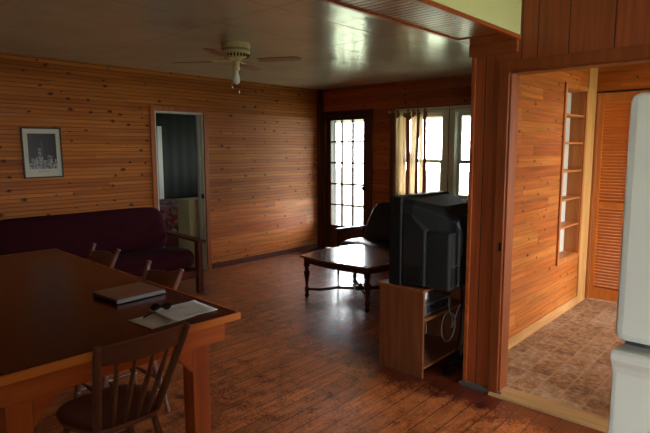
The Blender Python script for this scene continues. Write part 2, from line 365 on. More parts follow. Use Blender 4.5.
# ------------------------------------------------------------------ geometry helpers
class MB:
    def __init__(s): s.bm = bmesh.new()
    def box(s, x0, x1, y0, y1, z0, z1, mat=None):
        r = bmesh.ops.create_cube(s.bm, size=1)['verts']
        for v in r:
            v.co = Vector(((x0+x1)/2+v.co.x*(x1-x0), (y0+y1)/2+v.co.y*(y1-y0), (z0+z1)/2+v.co.z*(z1-z0)))
            if mat: v.co = mat @ v.co
        return s
    def hexa(s, pts):
        """8 points: bottom 4 ccw, top 4 ccw"""
        v = [s.bm.verts.new(p) for p in pts]
        for f in ((3, 2, 1, 0), (4, 5, 6, 7), (0, 1, 5, 4), (1, 2, 6, 5), (2, 3, 7, 6), (3, 0, 4, 7)):
            s.bm.faces.new([v[i] for i in f])
        return s
    def ring(s, cs, closed_ends=True):
        """loft through rings (lists of points of the same length)"""
        R_ = [[s.bm.verts.new(p) for p in c] for c in cs]
        n = len(R_[0])
        for a, b in zip(R_, R_[1:]):
            for i in range(n): s.bm.faces.new((a[i], a[(i+1) % n], b[(i+1) % n], b[i]))
        if closed_ends:
            s.bm.faces.new(R_[0][::-1]); s.bm.faces.new(R_[-1])
        return s
    def lathe(s, prof, c=(0, 0, 0), seg=16, axis=None):
        """prof: (radius, height) list along axis from c"""
        q = Vector((0, 0, 1)).rotation_difference(Vector(axis).normalized()) if axis else None
        rings = []
        for r, h in prof:
            L = []
            for i in range(seg):
                p = Vector((max(r, 1e-4)*math.cos(2*PI*i/seg), max(r, 1e-4)*math.sin(2*PI*i/seg), h))
                if q: p = q @ p
                L.append(p+Vector(c))
            rings.append(L)
        return s.ring(rings)
    def turned(s, a, b, prof, seg=10):
        """turned rod from a to b; prof: (t 0..1, radius)"""
        a, b = Vector(a), Vector(b); d = b-a
        return s.lathe([(r, t*d.length) for t, r in prof], a, seg, d)
    def tube(s, pts, r, seg=8):
        pts = [Vector(p) for p in pts]; rings = []; up = None
        for i, p in enumerate(pts):
            t = (pts[min(i+1, len(pts)-1)]-pts[max(i-1, 0)]).normalized()
            if up is None: up = t.orthogonal().normalized()
            up = (up-t*up.dot(t)).normalized(); w = t.cross(up)
            rr = r[i] if isinstance(r, (list, tuple)) else r
            rings.append([p+up*rr*math.cos(2*PI*k/seg)+w*rr*math.sin(2*PI*k/seg) for k in range(seg)])
        return s.ring(rings)
    def prism(s, poly, fn, d0, d1):
        """poly of 2D points; fn(u,v,d) -> 3D"""
        return s.ring([[fn(u, v, d0) for u, v in poly], [fn(u, v, d1) for u, v in poly]])
    def build(s, name, mat, parent=None, bevel=0, smooth=False, sub=0):
        bmesh.ops.recalc_face_normals(s.bm, faces=s.bm.faces)
        me = bpy.data.meshes.new(name); s.bm.to_mesh(me); s.bm.free()
        o = bpy.data.objects.new(name, me); COL.objects.link(o)
        me.materials.append(mat)
        if parent is not None: o.parent = parent
        if smooth:
            for p in me.polygons: p.use_smooth = True
        if bevel:
            m = o.modifiers.new('bevel', 'BEVEL'); m.width = bevel; m.segments = 2; m.limit_method = 'ANGLE'; m.angle_limit = .6
        if sub:
            m = o.modifiers.new('subdivision', 'SUBSURF'); m.levels = sub; m.render_levels = sub
        if smooth and not sub:
            me.set_sharp_from_angle(angle=.7)
        return o

def tag(o, label, cat, group=None):
    o['label'] = label; o['category'] = cat
    if group: o['group'] = group
    return o
def thing(name, label, cat, loc=(0, 0, 0), rz=0, group=None):
    o = bpy.data.objects.new(name, None); COL.objects.link(o)
    o.location = loc; o.rotation_euler = (0, 0, rz)
    o.empty_display_size = .1
    return tag(o, label, cat, group)
def struct(o, label=None, cat=None):
    o['kind'] = 'structure'
    if label: o['label'] = label
    if cat: o['category'] = cat
    return o
def sempty(name, label=None, cat=None, loc=(0, 0, 0)):
    o = bpy.data.objects.new(name, None); COL.objects.link(o); o.location = loc
    return struct(o, label, cat)
def copy_tree(o, parent=None):
    c = o.copy(); COL.objects.link(c)
    if parent is not None: c.parent = parent
    for ch in list(o.children): copy_tree(ch, c)
    return c

def wall(name, axis, d0, d1, u0, u1, z0, z1, holes, mat, label, cat='wall'):
    """wall slab between d0..d1 on axis ('x' or 'y'); holes: (u0,u1,z0,z1)"""
    us = sorted({u0, u1, *[h[0] for h in holes], *[h[1] for h in holes]})
    zs = sorted({z0, z1, *[h[2] for h in holes], *[h[3] for h in holes]})
    b = MB()
    for i in range(len(us)-1):
        run = None
        for j in range(len(zs)-1):
            um, zm = (us[i]+us[i+1])/2, (zs[j]+zs[j+1])/2
            if any(h[0] < um < h[1] and h[2] < zm < h[3] for h in holes): continue
            if axis == 'x': b.box(d0, d1, us[i], us[i+1], zs[j], zs[j+1])
            else: b.box(us[i], us[i+1], d0, d1, zs[j], zs[j+1])
    return struct(b.build(name, mat), label, cat)

# ------------------------------------------------------------------ dimensions
XB, YL, ZC = 6.18, 5.71, 2.46          # back wall, left wall, ceiling
XP = 3.11                              # partition face
XE = 5.76                              # end wall of the side room
XF, YR = -1.7, -1.3                    # walls behind the camera
YH = 1.63                              # side room's shelf wall

# ------------------------------------------------------------------ room shell
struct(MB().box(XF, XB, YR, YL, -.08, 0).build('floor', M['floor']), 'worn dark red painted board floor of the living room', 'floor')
struct(MB().box(XP+.0, XE+.6, -.9, YH, 0.0, .008).build('floor', M['tiles']), 'brown stone patterned tile floor of the side room', 'floor')
struct(MB().box(XF, XB+.12, YR-.12, YL+.12, ZC, ZC+.08).build('ceiling', M['ceiling']), 'grey satin painted ceiling with faint panel seams', 'ceiling')

# left wall: door opening X 3.33..4.00
DX0, DX1, DZ = 3.33, 4.005, 2.005
wl = wall('wall_left', 'y', YL, YL+.12, XF, XB+.12, .80, ZC, [(DX0, DX1, .80, DZ)], M['pine_left'], 'long wall of narrow horizontal knotty pine boards')
b = MB().box(XF, DX0, YL-.0005, YL+.12, 0, .80).box(DX1, XB+.12, YL-.0005, YL+.12, 0, .80)
o = b.build('lower_boards', M['pine_wide'], wl)
# back wall: glass door + two windows
GY0, GY1, GZ0, GZ1 = 4.74, 5.60, 0.0, 2.07
W1 = (3.54, 4.22, 0.92, 2.03); W2 = (2.86, 3.38, 0.92, 2.03)
wall('wall_back', 'x', XB, XB+.12, YH+.018, YL, 0, ZC, [(GY0, GY1, GZ0, GZ1), W1, W2], M['pine_back'], 'dark stained board wall with the glass door and windows')
# partition (faces the camera)
OY1, OZ = 1.35, 2.00
wall('wall_partition', 'x', XP, XP+.10, YR, 1.585, 0, ZC, [(.34, OY1, -.01, OZ)], M['panel_v'], 'partition of vertical dark red panelling around the wide opening')
# side room
SH = (4.91, 5.47, .53, 2.09)
wall('wall_side_room', 'y', YH, YH+.018, XP+.10, XB, 0, ZC, [SH], M['pine_hall'], 'side room wall of bright orange knotty pine boards')
wall('wall_side_room_end', 'x', XE, XE+.10, -.9, YH, 0, ZC, [(.22, YH-.02, 0, 2.10)], M['pine_hall_y'], 'end wall of the side room above the louvered doors')
wall('wall_side_room_right', 'y', -1.0, -.9, XP+.10, XE+.1, 0, ZC, [(4.7, 5.55, .4, 2.1)], M['plaster'], 'plain wall opposite the pine boards in the side room')
struct(MB().box(XE+.6, XE+.66, -.2, 1.9, 0, ZC).build('wall_closet', M['plaster']), 'back of the closet', 'wall')
# walls behind the camera
wall('wall_front', 'x', XF-.12, XF, YR-.12, YL+.12, 0, ZC, [(-1.25, -.52, .3, 2.3)], M['plaster'], 'wall behind the camera')
wall('wall_right', 'y', YR-.12, YR, XF, XP+.1, 0, ZC, [(2.15, 3.0, .8, 2.25)], M['plaster'], 'kitchen wall to the right of the camera')

wall('wall_light_stub', 'y', -.50, -.40, XF, -.98, 0, ZC, [], M['plaster'], 'added wall stub behind the camera that blocks window light')  # unseen stub, added to keep front window light off the table and left wall
wall('wall_shade_stub', 'x', 2.08, 2.13, YR, .30, 0, ZC, [], M['plaster'], 'added wall stub beside the refrigerator that cuts window light')  # added out of view to cut kitchen window light reaching the left side
# trims
struct(MB().box(XB-.035, XB, YL-.07, YL, 0, ZC).box(XB-.07, XB-.035, YL-.035, YL, 0, ZC).build('trim_1', M['corner'], bevel=.004), 'dark corner post where the two board walls meet', 'trim')
struct(MB().box(DX1+.065, XB-.04, YL-.016, YL, 0, .07).build('baseboard_left', M['corner'], bevel=.003), 'low dark baseboard under the pine wall', 'baseboard')
struct(MB().box(XF, DX0-.065, YL-.016, YL, 0, .07).build('baseboard_left', M['corner'], bevel=.003), 'low dark baseboard behind the futon', 'baseboard')
struct(MB().box(XP+.12, 5.51, YH-.016, YH, .008, .095).build('baseboard_side_room', M['raw_pine_x'], bevel=.003), 'pale raw pine baseboard in the side room', 'baseboard')
struct(MB().box(5.52, XE, YH-.014, YH, .008, ZC).build('trim_2', M['raw_pine'], bevel=.003), 'pale raw pine corner board beside the louvered door', 'trim')
# opening casing + jamb on the partition
b = MB().box(XP-.018, XP, OY1, OY1+.062, 0, OZ+.062).box(XP-.018, XP, .28, OY1, OZ, OZ+.062).box(XP-.018, XP, .28, .34, 0, OZ)
b.box(XP-.002, XP+.105, OY1-.012, OY1+.001, 0.0, OZ).box(XP-.002, XP+.105, .34, OY1, OZ-.012, OZ+.001)
o = struct(b.build('trim_3', M['casing'], bevel=.003), 'dark red casing around the wide opening', 'trim')
MB().box(XP-.0215, XP-.0175, 1.358, 1.372, .93, .985).build('latch_plate', M['iron'], o)
struct(MB().box(XP-.012, XP, 1.566, 1.592, 0, 2.10).box(XP, XP+.10, 1.5855, 1.592, 0, 2.10).build('trim_4', M['beam_trim'], bevel=.003), 'thin orange trim on the left edge of the partition post', 'trim')
struct(MB().box(XP-.03, XP, 1.305, 1.606, 2.105, 2.180).build('trim_5', M['casing_h'], bevel=.004), 'short board capping the post under the ceiling beam', 'trim')
struct(MB().box(XP-.016, XP, 1.325, 1.604, 0, .03).build('trim_6', M['tin'], bevel=.002), 'grey strip along the foot of the partition post', 'trim')
# threshold
b = MB().ring([[(XP-.035, y, 0), (XP-.030, y, .012), (XP+.02, y, .034), (XP+.085, y, .034), (XP+.10, y, .009), (XP+.10, y, 0)] for y in (.34, OY1+.05)])
struct(b.build('trim_7', M['sill_wood']), 'pale worn wood threshold strip in the wide opening', 'trim')
# bulkhead beam
BX0 = -1.7
bk = sempty('beam_1', 'boxed ceiling beam with slatted underside and pale green face', 'beam')
MB().box(BX0, XP, 1.325, 1.58, 2.184, ZC).build('slatted_soffit', M['slats'], bk)
MB().box(BX0, XP, 1.300, 1.325, 2.195, ZC).build('plaster_face', M['green_wall'], bk)
MB().box(BX0, XP, 1.580, 1.600, 2.19, ZC).build('far_face', M['pine_left'], bk)
MB().box(BX0, XP, 1.294, 1.330, 2.176, 2.200).build('edge_trim', M['beam_trim'], bk, bevel=.003)
MB().box(BX0, XP, 1.580, 1.606, 2.176, 2.205).build('edge_trim', M['beam_trim'], bk, bevel=.003)
MB().box(2.90, XP, 1.330, 1.580, 2.178, 2.186).build('end_board', M['casing_h'], bk)

# bedroom door casing (left wall)
b = MB().box(DX0-.06, DX0, YL-.02, YL, 0, DZ+.055).box(DX1, DX1+.06, YL-.02, YL, 0, DZ+.055).box(DX0, DX1, YL-.02, YL, DZ, DZ+.055)
d1 = struct(b.build('door_1', M['casing_orange'], bevel=.003), 'bedroom doorway with orange wood casing and white jamb', 'door')
b = MB().box(DX0, DX0+.02, YL-.003, YL+.125, 0, DZ).box(DX1-.02, DX1, YL-.003, YL+.125, 0, DZ).box(DX0+.02, DX1-.02, YL-.003, YL+.125, DZ-.02, DZ)
b.box(DX1-.032, DX1-.02, YL+.05, YL+.09, 0, DZ-.02)
jm = b.build('jamb', M['offwhite'], d1, bevel=.002); jm['label'] = 'white painted door jamb'
b = MB().box(DX1-.034, DX1-.018, YL-.004, YL+.03, .93, .99)
b.build('strike_plate', M['iron'], d1)
# bedroom
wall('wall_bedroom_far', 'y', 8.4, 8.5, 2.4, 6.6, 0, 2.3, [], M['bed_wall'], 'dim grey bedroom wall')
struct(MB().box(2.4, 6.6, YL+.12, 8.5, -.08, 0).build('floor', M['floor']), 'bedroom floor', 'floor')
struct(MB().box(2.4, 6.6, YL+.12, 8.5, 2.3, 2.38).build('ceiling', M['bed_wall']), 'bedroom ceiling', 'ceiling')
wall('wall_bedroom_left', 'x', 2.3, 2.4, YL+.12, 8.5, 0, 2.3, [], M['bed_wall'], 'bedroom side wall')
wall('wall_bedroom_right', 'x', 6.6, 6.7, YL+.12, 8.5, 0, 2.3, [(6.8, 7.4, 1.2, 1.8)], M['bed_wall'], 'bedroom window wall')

# ------------------------------------------------------------------ glass door
def glass_door():
    root = sempty('door_2', 'dark wooden glass door with fifteen panes leading outside', 'door', (XB, 0, 0))
    b = MB().box(-.022, 0, GY0-.05, GY0+.02, 0, 2.12).box(-.022, 0, GY1-.02, GY1+.045, 0, 2.12).box(-.022, 0, GY0+.02, GY1-.02, 2.05, 2.12)
    b.box(0, .12, GY0, GY0+.02, 0, GZ1).box(0, .12, GY1-.02, GY1, 0, GZ1).box(0, .12, GY0+.02, GY1-.02, GZ1-.02, GZ1)
    b.build('door_frame', M['door_dark'], root, bevel=.003)
    gy0, gy1, gz0, gz1 = 4.87, 5.505, .38, 1.985
    x0, x1 = .02, .065
    y0, y1, z1 = GY0+.02, GY1-.02, GZ1-.02
    b = MB().box(x0, x1, y0, gy0, .01, z1).box(x0, x1, gy1, y1, .01, z1).box(x0, x1, gy0, gy1, .01, gz0).box(x0, x1, gy0, gy1, gz1, z1)
    b.box(x0-.006, x0, gy0+.04, gy1-.04, .08, .30)
    dl = b.build('door_leaf', M['door_dark'], root, bevel=.003)
    for i in range(1, 3):
        y = gy0+(gy1-gy0)*i/3; MB().box(x0+.004, x1-.004, y-.0125, y+.0125, gz0, gz1).build('muntin', M['door_dark'], dl)
    for i in range(1, 5):
        z = gz0+(gz1-gz0)*i/5; MB().box(x0+.006, x1-.006, gy0, gy1, z-.0125, z+.0125).build('muntin', M['door_dark'], dl)
    MB().box(.038, .042, gy0, gy1, gz0, gz1).build('glass_pane', M['glass'], root)
    b = MB().lathe([(.026, 0), (.026, .006), (.010, .008), (.010, .03), (.026, .036), (.028, .048), (.018, .06), (.002, .062)], (x0, 4.835, .98), 14, (-1, 0, 0))
    b.build('door_knob', M['iron'], root, smooth=True)
glass_door()

# ------------------------------------------------------------------ windows
def sash_window(n, y0, y1, z0, z1, label):
    root = sempty('window_%d' % n, label, 'window', (XB, 0, 0))
    b = MB().box(-.02, 0, y0-.07, y0+.01, z0-.06, z1+.06).box(-.02, 0, y1-.01, y1+.07, z0-.06, z1+.06).box(-.02, 0, y0+.01, y1-.01, z1-.01, z1+.06)
    b.build('window_frame', M['window_paint'], root, bevel=.003)
    MB().box(-.06, .02, y0-.07, y1+.07, z0-.03, z0).build('window_sill', M['window_paint'], root, bevel=.004)
    b = MB().box(.0, .10, y0, y0+.018, z0, z1).box(.0, .10, y1-.018, y1, z0, z1).box(.0, .10, y0+.018, y1-.018, z1-.018, z1)
    b.build('jamb', M['window_paint'], root)
    zm = z0+(z1-z0)*.42
    for k, (a, c, x) in enumerate(((z0, zm+.02, .03), (zm-.02, z1-.018, .06))):
        b = MB().box(x, x+.028, y0+.018, y0+.06, a, c).box(x, x+.028, y1-.06, y1-.018, a, c).box(x, x+.028, y0+.06, y1-.06, a, a+.045).box(x, x+.028, y0+.06, y1-.06, c-.042, c)
        s_ = b.build('sash', M['window_paint'], root, bevel=.002)
        MB().box(x+.012, x+.016, y0+.06, y1-.06, a+.045, c-.042).build('glass_pane', M['glass'], s_)
sash_window(1, W1[0], W1[1], W1[2], W1[3], 'tall sash window half covered by the beige curtain')
sash_window(2, W2[0], W2[1], W2[2], W2[3], 'tall sash window right of the curtained one beside the partition')
# windows behind the camera and in the side room (sources of the daylight)
def fixed_window(n, axis, d, u0, u1, z0, z1, label):
    root = sempty('window_%d' % n, label, 'window')
    def bx(b, a0, a1, c0, c1, e0, e1):
        return b.box(a0, a1, c0, c1, e0, e1) if axis == 'x' else b.box(c0, c1, a0, a1, e0, e1)
    b = MB(); t = .04
    bx(b, d-.02, d+.02, u0, u0+t, z0, z1); bx(b, d-.02, d+.02, u1-t, u1, z0, z1)
    bx(b, d-.02, d+.02, u0+t, u1-t, z0, z0+t); bx(b, d-.02, d+.02, u0+t, u1-t, z1-t, z1)
    um = (u0+u1)/2; bx(b, d-.015, d+.015, um-.02, um+.02, z0+t, z1-t)
    b.build('window_frame', M['offwhite'], root)
    b = MB(); bx(b, d-.002, d+.002, u0+t, u1-t, z0+t, z1-t); b.build('glass_pane', M['glass'], root)
fixed_window(3, 'x', XF-.06, -1.25, -.52, .3, 2.3, 'kitchen window behind the camera')
fixed_window(4, 'y', YR-.06, 2.15, 3.0, .8, 2.25, 'kitchen patio window')
fixed_window(5, 'y', -.95, 4.7, 5.55, .4, 2.1, 'side room window')

# curtain rod + curtain
t = thing('curtain_rod', 'pale painted curtain rod above the two back windows', 'curtain rod', (XB-.07, 3.4, 2.055))
MB().tube([(0, -.85, 0), (0, .97, 0)], .013, 10).build('rod', M['rod_paint'], t, smooth=True)
for y in (.93, -.02, -.8):
    MB().box(-.008, .07, y-.012, y+.012, -.02, .012).build('bracket', M['rod_paint'], t)
def curtain():
    root = thing('curtain', 'beige tab top curtain bunched over the left side of the window', 'curtain', (XB-.07, 0, 0))
    def cloth(y0, y1, z0, z1, nw, amp, seedv, top_pinch=1.0):
        rnd = random.Random(seedv); N = nw*10; b = MB(); rows = 14; G = []
        ph = rnd.random()*6
        for j in range(rows+1):
            tz = j/rows; z = z1+(z0-z1)*tz; row = []
            for i in range(N+1):
                u = i/N; y = y0+(y1-y0)*u+.012*math.sin(7*u+3*tz+ph)
                a = amp*(.55+.45*tz)
                x = a*math.sin(2*PI*nw*u+ph+.5*math.sin(3*tz))+.4*a*math.sin(2*PI*nw*2.3*u+ph*2+tz)
                row.append(b.bm.verts.new((x-.005, y, z)))
            G.append(row)
        for j in range(rows):
            for i in range(N): b.bm.faces.new((G[j][i], G[j][i+1], G[j+1][i+1], G[j+1][i]))
        return b
    def solid(o):
        m = o.modifiers.new('thickness', 'SOLIDIFY'); m.thickness = .0022
        for p in o.data.polygons: p.use_smooth = True
        return o
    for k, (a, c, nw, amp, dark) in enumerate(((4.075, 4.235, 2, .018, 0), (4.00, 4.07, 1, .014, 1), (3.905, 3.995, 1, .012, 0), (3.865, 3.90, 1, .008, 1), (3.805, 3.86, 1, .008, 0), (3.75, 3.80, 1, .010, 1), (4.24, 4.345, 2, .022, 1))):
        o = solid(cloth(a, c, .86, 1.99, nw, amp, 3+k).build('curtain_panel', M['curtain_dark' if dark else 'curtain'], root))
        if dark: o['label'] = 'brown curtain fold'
    for y in (3.775, 3.88, 3.95, 4.035, 4.20, 4.29):
        pts = []
        for k in range(9):
            a = -PI/2-.25+k*(PI*2-.9)/8*-1
            pts.append((.0165*math.cos(a), .0165*math.sin(a)))
        b = MB()
        b.box(-.020, -.016, y-.016, y+.016, 1.97, 2.058).box(.016, .020, y-.016, y+.016, 1.97, 2.058).box(-.020, .020, y-.016, y+.016, 2.070, 2.074)
        b.box(-.020, -.016, y-.016, y+.016, 2.058, 2.074).box(.016, .020, y-.016, y+.016, 2.058, 2.074)
        b.build('curtain_tab', M['curtain_dark'], root)
    # drooping top edge where a tab has come loose
    b = MB().hexa([(-.012, 4.00, 1.93), (-.008, 4.00, 1.93), (-.008, 4.12, 1.99), (-.012, 4.12, 1.99), (-.014, 3.98, 1.985), (-.010, 3.98, 1.985), (-.010, 4.10, 2.04), (-.014, 4.10, 2.04)])
    b.build('loose_tab', M['curtain_dark'], root)
curtain()

# ------------------------------------------------------------------ side room: built-in shelf, louvered doors
def shelf_unit():
    x0, x1, z0, z1 = SH
    root = thing('recessed_shelf', 'tall narrow empty shelf unit recessed in the orange pine wall', 'shelf', (x0, YH, z0))
    w, h, d = x1-x0, z1-z0, .125
    b = MB().box(-.03, .006, -.016, .0, -.03, h+.03).box(w-.006, w+.03, -.016, .0, -.03, h+.03).box(.006, w-.006, -.016, 0, h-.006, h+.03).box(.006, w-.006, -.016, 0, -.03, .006)
    b.build('face_frame', M['shelf_wood'], root, bevel=.002)
    b = MB().box(.002, .014, 0, d, .002, h-.002).box(w-.014, w-.002, 0, d, .002, h-.002).box(.014, w-.014, 0, d, .002, .014).box(.014, w-.014, 0, d, h-.014, h-.002)
    b.build('carcass', M['shelf_wood'], root)
    o = MB().box(.002, w-.002, d, d+.006, .002, h-.002).build('back_panel', M['offwhite'], root); o['label'] = 'white back panel'
    for z in (.83, 1.085, 1.345, 1.60, 1.85):
        MB().box(.014, w-.014, -.004, d, z-z0-.009, z-z0+.009).build('shelf', M['shelf_board'], root, bevel=.002)
shelf_unit()
def louver_door(y0, y1, label):
    root = thing('louvered_door', label, 'door', (XE+.03, (y0+y1)/2, .03), 0)
    w = (y1-y0)/2; H = 2.055; t = .014; st = .038
    b = MB().box(-t, t, -w, -w+st, 0, H).box(-t, t, w-st, w, 0, H).box(-t, t, -w+st, w-st, 0, .11).box(-t, t, -w+st, w-st, H-.09, H).box(-t, t, -w+st, w-st, .93, .99)
    b.build('door_frame', M['louver_v'], root, bevel=.002)
    b = MB()
    for z0, z1 in ((.11, .93), (.99, H-.09)):
        n = int((z1-z0)/.031)
        for i in range(n):
            z = z0+(i+.5)*(z1-z0)/n
            m = Matrix.Translation((0, 0, z)) @ Matrix.Rotation(math.radians(42), 4, 'Y')
            b.box(-.019, .019, -w+st, w-st, -.0035, .0035, m)
    b.build('louver_slats', M['louver'], root)
    return root, w
r_, w_ = louver_door(1.275, 1.585, 'slatted pine louver door next to the pale corner board')
MB().lathe([(.006, 0), (.006, .012), (.014, .018), (.015, .026), (.003, .03)], (-.014, -w_+.018, 1.05), 12, (-1, 0, 0)).build('knob', M['iron'], r_, smooth=True)
louver_door(.96, 1.27, 'slatted pine louver door mostly hidden behind the fridge')
louver_door(.61, .955, 'third slatted pine louver door past the fridge')
struct(MB().box(XE-.006, XE+.06, .22, YH-.02, 2.09, 2.102).build('trim_8', M['iron']), 'dark sliding track above the louvered doors', 'trim')
struct(MB().box(XE-.012, XE+.08, YH-.034, YH-.016, .022, 2.09).build('trim_9', M['casing_orange']), 'jamb strip beside the louvered door', 'trim')

# ------------------------------------------------------------------ picture
def picture():
    w, h = .375, .50
    root = thing('framed_picture', 'black framed black and white city skyline print with white mat', 'picture', (2.08, YL, 1.275))
    root.rotation_euler = (0, math.radians(-.6), 0)
    f = .013
    b = MB().box(-w/2, -w/2+f, -.022, -.002, 0, h).box(w/2-f, w/2, -.022, -.002, 0, h).box(-w/2+f, w/2-f, -.022, -.002, 0, f).box(-w/2+f, w/2-f, -.022, -.002, h-f, h)
    b.build('frame', M['frame_black'], root, bevel=.002)
    MB().box(-w/2+f, w/2-f, -.012, -.004, f, h-f).build('mat_board', M['mat_white'], root)
    o = MB().box(-.132, .132, -.0015, .0015, -.175, .175).build('print', M['photo'], root)
    o.location = (0, -.0135, .265)
    # caption line under the print
    b = MB()
    for i, wd in enumerate((.012, .006, .010, .004, .012, .008, .010, .006)):
        b.box(-.05+i*.0135, -.05+i*.0135+wd*.8, -.0130, -.012, .062, .068)
    b.build('caption', M['grey_plastic'], root)
picture()

# ------------------------------------------------------------------ ceiling fan
def fan():
    root = thing('ceiling_fan', 'cream flush ceiling fan with wood blades and a single bulb', 'fan', (3.0, 3.76, ZC), 0)
    MB().lathe([(.05, 0), (.118, -.0), (.124, -.012), (.124, -.045), (.12, -.05)][::1], seg=32).build('housing', M['fan_cream'], root, smooth=True)
    o = MB().lathe([(.122, -.05), (.122, -.066), (.1205, -.068)], seg=32).build('band', M['fan_band'], root, smooth=True)
    hs = MB().lathe([(.120, -.066), (.122, -.08), (.106, -.108), (.075, -.122), (.03, -.124)], seg=32).build('vented_bowl', M['fan_cream'], root, smooth=True)
    b = MB()
    for i in range(24):
        a = 2*PI*i/24; m = Matrix.Rotation(a, 4, 'Z') @ Matrix.Translation((.104, 0, -.104)) @ Matrix.Rotation(math.radians(38), 4, 'Y')
        b.box(-.006, .010, -.006, .006, -.012, .014, m)
    b.build('vent_slots', M['black_plastic'], hs)
    MB().lathe([(.03, -.12), (.052, -.126), (.052, -.145), (.03, -.15), (.028, -.20), (.034, -.205), (.030, -.225), (.02, -.235)], seg=20).build('switch_housing', M['fan_cream'], root, smooth=True)
    MB().lathe([(.016, -.232), (.018, -.25), (.030, -.285), (.034, -.305), (.028, -.33), (.012, -.345), (.001, -.348)], seg=20).build('bulb', M['bulb_glass'], root, smooth=True)
    cam_r = math.radians(42.25-90)        # picture's right direction in plan
    for k, deg in enumerate((-12, 78, 168, 258)):
        a = cam_r+math.radians(deg)
        bl = MB()
        prof = [(.20, .040), (.24, .052), (.40, .062), (.54, .060), (.575, .040), (.585, .0)]
        top = [(r, w) for r, w in prof]; poly = top+[(r, -w) for r, w in prof[::-1][1:]]
        bl.prism(poly, lambda u, v, d: Vector((u, v, d)), -.003, .003)
        o = bl.build('blade', M['fan_blade'], root, bevel=.001)
        o.matrix_local = Matrix.Rotation(a, 4, 'Z') @ Matrix.Translation((0, 0, -.148)) @ Matrix.Rotation(math.radians(-6), 4, 'X')
        ir = MB().box(.045, .16, -.012, .012, -.004, .004).hexa([(.15, -.012, -.004), (.23, -.034, -.004), (.23, .034, -.004), (.15, .012, -.004), (.15, -.012, .001), (.23, -.034, .001), (.23, .034, .001), (.15, .012, .001)]).build('blade_bracket', M['fan_cream'], root, bevel=.001)
        ir.matrix_local = Matrix.Rotation(a, 4, 'Z') @ Matrix.Translation((0, 0, -.143)) @ Matrix.Rotation(math.radians(4), 4, 'X')
    for dx, L in ((-.034, .16), (.02, .20)):
        p = Vector((math.cos(cam_r), math.sin(cam_r), 0))*dx
        MB().tube([(p.x, p.y, -.20), (p.x*1.15, p.y*1.15, -.20-L)], .0014, 6).lathe([(.002, 0), (.006, -.006), (.006, -.02), (.002, -.026)], (p.x*1.15, p.y*1.15, -.2-L), 8).build('pull_chain', M['chrome'], root)
fan()

# ------------------------------------------------------------------ dining table
TX0, TX1, TY0, TY1, TZ = .51, 1.64, 2.03, 4.49, .76
def dining_table():
    root = thing('dining_table', 'long heavy pine table with dark red varnished top', 'table', ((TX0+TX1)/2, (TY0+TY1)/2, 0), math.radians(-1.9))
    hx, hy = (TX1-TX0)/2, (TY1-TY0)/2
    MB().box(-hx+.012, hx-.012, -hy+.012, hy-.012, TZ-.008, TZ).build('top_panel', M['table_top'], root, bevel=.002)
    MB().box(-hx, hx, -hy, -hy+.012, TZ-.036, TZ).box(-hx, hx, hy-.012, hy, TZ-.036, TZ).box(-hx, -hx+.012, -hy+.012, hy-.012, TZ-.036, TZ).box(hx-.012, hx, -hy+.012, hy-.012, TZ-.036, TZ).box(-hx+.012, hx-.012, -hy+.012, hy-.012, TZ-.036, TZ-.0085).build('edge_band', M['table_edge'], root, bevel=.003)
    ax, ay = hx-.055, hy-.06
    MB().box(-ax, ax, -ay, -ay+.035, TZ-.14, TZ-.036).build('apron', M['table_pine'], root, bevel=.002)
    MB().box(-ax, ax, ay-.035, ay, TZ-.14, TZ-.036).build('apron', M['table_pine'], root, bevel=.002)
    MB().box(-ax, -ax+.035, -ay+.035, ay-.035, TZ-.14, TZ-.036).build('apron', M['table_pine'], root, bevel=.002)
    MB().box(ax-.035, ax, -ay+.035, ay-.035, TZ-.14, TZ-.036).build('apron', M['table_pine'], root, bevel=.002)
    L = .092
    for sx in (-1, 1):
        for sy in (-1, 1):
            x0, y0 = sx*(ax-(.095 if sx > 0 else .05))-(L if sx > 0 else 0), sy*ay-(L if sy > 0 else 0)
            MB().box(x0, x0+L, y0, y0+L, 0, TZ-.14).build('leg', M['table_pine_v'], root, bevel=.004)
            # corner brace in the plane of the end apron
            xi = x0+L if sx < 0 else x0
            yb = y0 if sy < 0 else y0+L-.03
            poly = [(0, 0), (.10, 0), (0, -.115)]
            MB().prism(poly, lambda u, v, d, xi=xi, yb=yb, sx=sx: Vector((xi-sx*u, yb+d, TZ-.14+v)), 0, .03).build('corner_brace', M['table_pine'], root, bevel=.002)
dining_table()

